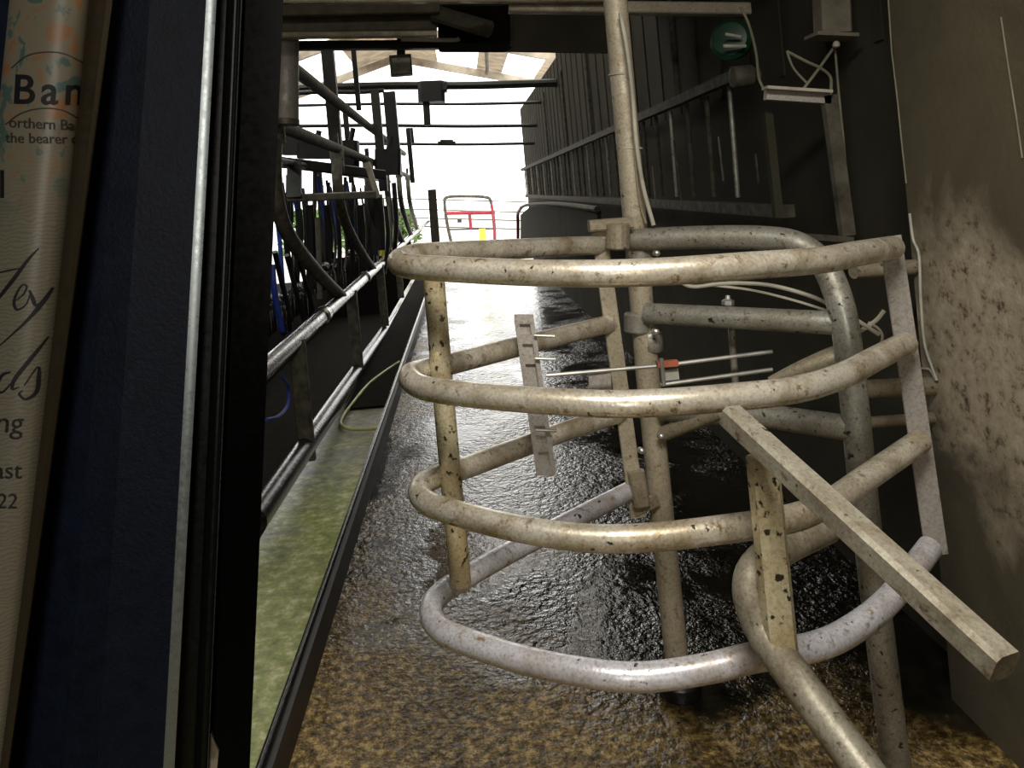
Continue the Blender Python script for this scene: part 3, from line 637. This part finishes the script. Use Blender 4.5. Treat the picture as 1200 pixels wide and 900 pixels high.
# ------------------------------------------------------------------ display frame, blue cover and rolled banknote in the foreground
def loft(bm, top, bot, n=14):
    """closed profile loops [(px, depth)] at py=-60 and py=960"""
    rings = []
    for i in range(n + 1):
        t = i / n; py = -60 + 1020 * t
        rings.append([bm.verts.new(P(a[0] + (b[0] - a[0]) * t, py, a[1] + (b[1] - a[1]) * t)) for a, b in zip(top, bot)])
    k = len(top)
    for a, b in zip(rings, rings[1:]):
        for j in range(k): bm.faces.new((a[j], a[(j + 1) % k], b[(j + 1) % k], b[j]))
    bm.faces.new(rings[0][::-1]); bm.faces.new(rings[-1])
D = .36
def mat_cover():
    mt, nt, b = new_mat('navy_grained_leather')
    n = noise(nt, 420, 5, .7); n2 = noise(nt, 60, 4, .6, dist=1.5)
    c = ramp(nt, n2.outputs[0], [(.35, (.003, .006, .018)), (.7, (.006, .013, .034))])
    nt.links.new(c.outputs[0], b.inputs['Base Color'])
    b.inputs['Roughness'].default_value = .45; b.inputs['Specular IOR Level'].default_value = .22
    bump(nt, b, n.outputs[0], .35, .001)
    return mt
M['cover'] = mat_cover()
def glossy(name, col, rough, metal=0, spec=.5):
    mt, nt, b = new_mat(name); b.inputs['Base Color'].default_value = (*col, 1)
    n = noise(nt, 300, 3); r = ramp(nt, n.outputs[0], [(.3, (rough * .8,) * 3), (.7, (rough * 1.25,) * 3)])
    nt.links.new(r.outputs[0], b.inputs['Roughness']); b.inputs['Metallic'].default_value = metal; b.inputs['Specular IOR Level'].default_value = spec; return mt
M['blackglass'] = glossy('black_glass', (.003, .003, .003), .2, spec=.08)
M['blackedge'] = glossy('black_anodised_edge', (.006, .007, .007), .3, .2)
M['rim'] = glossy('slate_polished_rim', (.40, .45, .47), .3, .7, spec=.6)
tab = thing('tablet_frame', 'black display border standing upright between the blue cover and the milking shed', 'tablet', P(300, 960, D))
def sh(l, s): return [(x + s, d) for x, d in l]
bm = bmesh.new(); loft(bm, [(286, D), (290, D - .002), (335, D - .002), (335, D + .006), (286, D + .006)], [(243, D), (247, D - .002), (290, D - .002), (290, D + .006), (243, D + .006)])
obj('glass_border', bm, 'blackglass', tab)
def arc(x0, x1, dd, n=8):
    return [(x0 + (x1 - x0) * (.5 - .5 * math.cos(math.pi * k / n)), D - dd * math.sin(math.pi * k / n)) for k in range(n + 1)]
bm = bmesh.new(); loft(bm, arc(268, 288, .006) + [(288, D + .006), (268, D + .006)], arc(224, 244, .006) + [(244, D + .006), (224, D + .006)])
obj('outer_edge', bm, 'blackedge', tab, smooth=True)
bm = bmesh.new(); loft(bm, arc(284.5, 286.5, .0065) + [(286.5, D), (284.5, D)], arc(240, 241.2, .0065) + [(241.2, D), (240, D)])
obj('highlight_bead', bm, 'rim', tab, smooth=True, label='thin highlight line built as a bead')  # highlight line along the edge, built as a pale metal bead
def rimp(x0, x1): return [(x0 + (x1 - x0) * k / 6, D - .006 + .0008 * k / 6 - .0002 * math.sin(math.pi * k / 6)) for k in range(7)]
cov = thing('blue_cover', 'navy blue grained cover with a bright rounded rim beside the rolled banknote', 'tablet cover', P(170, 960, D))
bm = bmesh.new(); loft(bm, [(-70, D + .012), (95, D + .003), (150, D - .0), (180, D - .001), (248, D + .001), (248, D + .012), (-70, D + .022)],
                       [(-170, D + .012), (20, D + .003), (70, D), (110, D - .001), (192, D + .001), (192, D + .012), (-170, D + .022)])
obj('leather_panel', bm, 'cover', cov)
bm = bmesh.new(); loft(bm, rimp(245, 257) + [(258, D + .008), (244, D + .008)], rimp(188, 201) + [(203, D + .008), (187, D + .008)])
obj('rim', bm, 'rim', cov, smooth=True, label='rounded bright rim')
bm = bmesh.new(); loft(bm, [(257, D + .003), (270, D + .003), (270, D + .008), (257, D + .008)], [(200, D + .003), (226, D + .003), (226, D + .008), (200, D + .008)])
obj('gutter', bm, 'blackedge', cov)
bm = bmesh.new()
vs = [bm.verts.new(P(x_, y_, D - .003)) for x_, y_ in ((241, 848), (256, 880), (254, 905), (239, 905))]
f = bm.faces.new(vs); r_ = bmesh.ops.extrude_face_region(bm, geom=[f])
for v in [g for g in r_['geom'] if isinstance(g, bmesh.types.BMVert)]: v.co.y += .003
obj('card_corner', bm, 'post', cov, label='small tan corner poking out at the bottom')

# banknote roll
AX = lambda py: 60 - .100 * py - .00001 * py * py
W_ = 49.0
ND = D - .004
def note_pt(px, py, lift=0):
    c = AX(py); u = max(-1, min(1, (px - c) / W_))
    r = W_ * ND / F
    return P(px, py, ND - (r * .75 + 0) * math.sqrt(max(0, 1 - u * u)) - lift)
def mat_note():
    mt, nt, b = new_mat('banknote_print')
    g = nt.nodes.new('ShaderNodeNewGeometry')
    s = nt.nodes.new('ShaderNodeSeparateXYZ'); nt.links.new(g.outputs['Position'], s.inputs[0])
    big = noise(nt, 70, 3, .5, dist=1.2)
    base_c = ramp(nt, big.outputs[0], [(.40, (.10, .17, .15)), (.42, (.27, .25, .19)), (.55, (.28, .25, .18)), (.62, (.36, .19, .09))])
    w = nt.nodes.new('ShaderNodeTexWave'); w.inputs['Scale'].default_value = 170; w.inputs['Distortion'].default_value = 9
    w.inputs['Detail'].default_value = 2; w.bands_direction = 'Z'; nt.links.new(g.outputs['Position'], w.inputs['Vector'])
    wr = ramp(nt, w.outputs['Fac'], [(.25, (.21, .20, .155)), (.6, (.28, .255, .19))])
    mp = nt.nodes.new('ShaderNodeMapRange'); mp.inputs[1].default_value = H + .0; mp.inputs[2].default_value = H + .045
    nt.links.new(s.outputs[2], mp.inputs[0])
    c = mixc(nt, mp.outputs[0], wr.outputs[0], base_c.outputs[0])
    nt.links.new(c, b.inputs['Base Color']); b.inputs['Roughness'].default_value = .38
    return mt
M['note'] = mat_note()
M['ink'] = plain('dark_ink', (.012, .011, .016), .6)
M['inkbrown'] = plain('grey_ink', (.06, .05, .045), .6)
note = thing('banknote', 'rolled paper banknote with dark print standing at the left edge of the picture', 'banknote', P(30, 960, ND))
bm = bmesh.new(); rows = []
for i in range(52):
    py = -50 + i * 20
    rows.append([bm.verts.new(note_pt(AX(py) + W_ * math.sin(math.radians(-90 + 180 * k / 20)), py)) for k in range(21)] +
                [bm.verts.new(P(AX(py) + W_ * .9, py, ND + .004)), bm.verts.new(P(AX(py) - W_ * .9, py, ND + .004))])
n = 23
for a, b in zip(rows, rows[1:]):
    for k in range(n): bm.faces.new((a[k], a[(k + 1) % n], b[(k + 1) % n], b[k]))
obj('paper', bm, 'note', note, smooth=True)
def place_text(name, body, px, py, size, slant=0, mat='ink', rot=-.1, bold=0, space=1):
    """px,py = left end of the baseline; size in px"""
    cu = bpy.data.curves.new('tmp', 'FONT'); cu.body = body; cu.size = 1; cu.resolution_u = 4; cu.offset = bold; cu.space_character = space
    to = bpy.data.objects.new('tmp', cu); COL.objects.link(to)
    dg = bpy.context.evaluated_depsgraph_get()
    me = bpy.data.meshes.new_from_object(to.evaluated_get(dg))
    bpy.data.objects.remove(to)
    bm = bmesh.new(); bm.from_mesh(me)
    bmesh.ops.remove_doubles(bm, verts=bm.verts, dist=1e-5)
    long_e = [e for e in bm.edges if e.calc_length() > .15]
    if long_e: bmesh.ops.subdivide_edges(bm, edges=long_e, cuts=2)
    bmesh.ops.triangulate(bm, faces=bm.faces)
    lim = []
    for v in bm.verts:
        u, w_ = v.co.x * size + slant * v.co.y * size, v.co.y * size
        x = px + u * math.cos(rot) + w_ * math.sin(rot) * 0 ; y = py - w_ + u * math.sin(rot)
        v.co = note_pt(x, y, .0004)
    o = obj(name, bm, mat, note)
    return o
def ribbon(name, l, r0, mat='ink', closed=False):
    bm = bmesh.new()
    path = catmull([Vector((x, y, 0)) for x, y, *_ in l], 5)
    ws = catmull([Vector((w[2] if len(w) > 2 else r0, 0, 0)) for w in l], 5)
    L = []
    for i, p in enumerate(path):
        t = (path[min(i + 1, len(path) - 1)] - path[max(0, i - 1)]).normalized(); nn = Vector((-t.y, t.x, 0)) * ws[i].x
        L.append((bm.verts.new(note_pt(p.x + nn.x, p.y + nn.y, .0004)), bm.verts.new(note_pt(p.x - nn.x, p.y - nn.y, .0004))))
    for a, b in zip(L, L[1:]): bm.faces.new((a[0], a[1], b[1], b[0]))
    return obj(name, bm, mat, note)
place_text('lettering', 'Ban', 13, 121, 49, rot=.02, slant=.06, bold=.012, space=1.25)
place_text('lettering', 'orthern Ba', 10, 149, 17.5, rot=.05, bold=.008, mat='inkbrown')
place_text('lettering', 'the bearer of', 6, 167, 17, rot=.02, bold=.008, mat='inkbrown')
place_text('lettering', 'ng', -7, 507, 36, slant=.1, mat='ink', rot=0)
place_text('lettering', 'ast', -8, 561, 29, slant=.05, rot=0)
place_text('lettering', '22', -5, 596, 25, slant=.1, rot=0)
place_text('lettering', 'l', -3, 232, 48, rot=0)
ribbon('script_letter', [(45, 291, .6), (32, 305, 1.6), (15, 328, 2.2), (0, 347, 1.8), (-8, 358, 1)], 2)
ribbon('script_letter', [(-4, 320, .8), (10, 317, 1.0), (27, 314, .6)], 1)
ribbon('script_letter', [(19, 352, .6), (27, 345, .8), (31, 336, .9), (26, 334, .9), (19, 344, 1.2), (16, 356, 1.7), (20, 363, 1.3), (30, 357, .7), (35, 345, .6)], 1.5)
ribbon('script_letter', [(34, 340, .8), (38, 350, 2.2), (42, 358, 1.6), (52, 350, .8), (62, 337, 1.2), (50, 354, 2.6), (33, 374, 1.8), (14, 392, 1), (-4, 408, .6)], 1.5)
ribbon('script_letter', [(57, 394, .6), (46, 408, 1.8), (28, 430, 2.4), (16, 446, 2.2), (14, 456, 1.4), (22, 454, .6)], 2)
ribbon('script_letter', [(12, 436, 1), (2, 440, 1.8), (-4, 454, 1.8), (2, 460, 1.2), (14, 448, .8)], 1.4)
ribbon('script_letter', [(28, 452, .6), (44, 430, 1.0), (45, 444, 2.4), (42, 460, 2.2), (30, 468, 1.4), (22, 462, 1.2), (26, 458, .8)], 1.5)
ribbon('printed_arc', [(13, 80, .7), (30, 66, .7), (52, 61, .7), (75, 63, .7), (98, 74, .7)], .7, 'inkbrown')
ribbon('printed_arc', [(6, 146, .7), (24, 133, .7), (48, 127, .7), (72, 129, .7), (92, 139, .7)], .7, 'inkbrown')

# clear brownish sleeve behind the roll
M['sleeve'] = glossy('brown_plastic_sleeve', (.045, .035, .02), .3)
bm = bmesh.new()
rows = []
edge = lambda py: 132 - .125 * py - .00001 * py * py
for i in range(35):
    py = -60 + i * 30
    e = edge(py)
    rows.append([bm.verts.new(P(x_, py, d_)) for x_, d_ in ((AX(py) + 30, D - .006), (e - 16, D - .012), (e - 7, D - .0145), (e - 2, D - .013), (e, D - .009), (e - 2, D - .004), (AX(py) + 30, D - .003))])
for a, b in zip(rows, rows[1:]):
    for k in range(7): bm.faces.new((a[k], a[(k + 1) % 7], b[(k + 1) % 7], b[k]))
bm.faces.new(rows[0][::-1]); bm.faces.new(rows[-1])
obj('plastic_sleeve', bm, 'sleeve', None, smooth=True, label='dark brown translucent sleeve edge along the right side of the banknote', cat='sleeve')

# ------------------------------------------------------------------ light
w = bpy.data.worlds.new('world'); SC.world = w; w.use_nodes = True
bg = w.node_tree.nodes['Background']; bg.inputs[0].default_value = (1, .99, .96, 1); bg.inputs[1].default_value = 3.4
def area(name, loc, rot, sx, sy, power, col):
    l = bpy.data.lights.new(name, 'AREA'); l.shape = 'RECTANGLE'; l.size = sx; l.size_y = sy; l.energy = power; l.color = col
    o = bpy.data.objects.new(name, l); COL.objects.link(o); o.location = loc; o.rotation_euler = rot; return o
area('ceiling_lamp', (.25, .5, 2.65), (math.radians(12), 0, 0), .9, .3, 50, (1, .93, .82))
area('rear_fill_light', (-.2, -2.3, 1.95), (math.radians(90), 0, 0), .8, 1.5, 17, (1, .93, .82))  # added fill behind the camera, no doorway there; shaped for the rim streak
area('pit_light', (-2.2, 5.5, 2.6), (0, 0, 0), .2, 1.2, 10, (.95, 1, .95))  # area light above the pit, without a fixture
vs_ = SC.view_settings
vs_.view_transform = 'Standard'; vs_.look = 'None'; vs_.exposure = 0; vs_.gamma = 1; vs_.use_curve_mapping = False
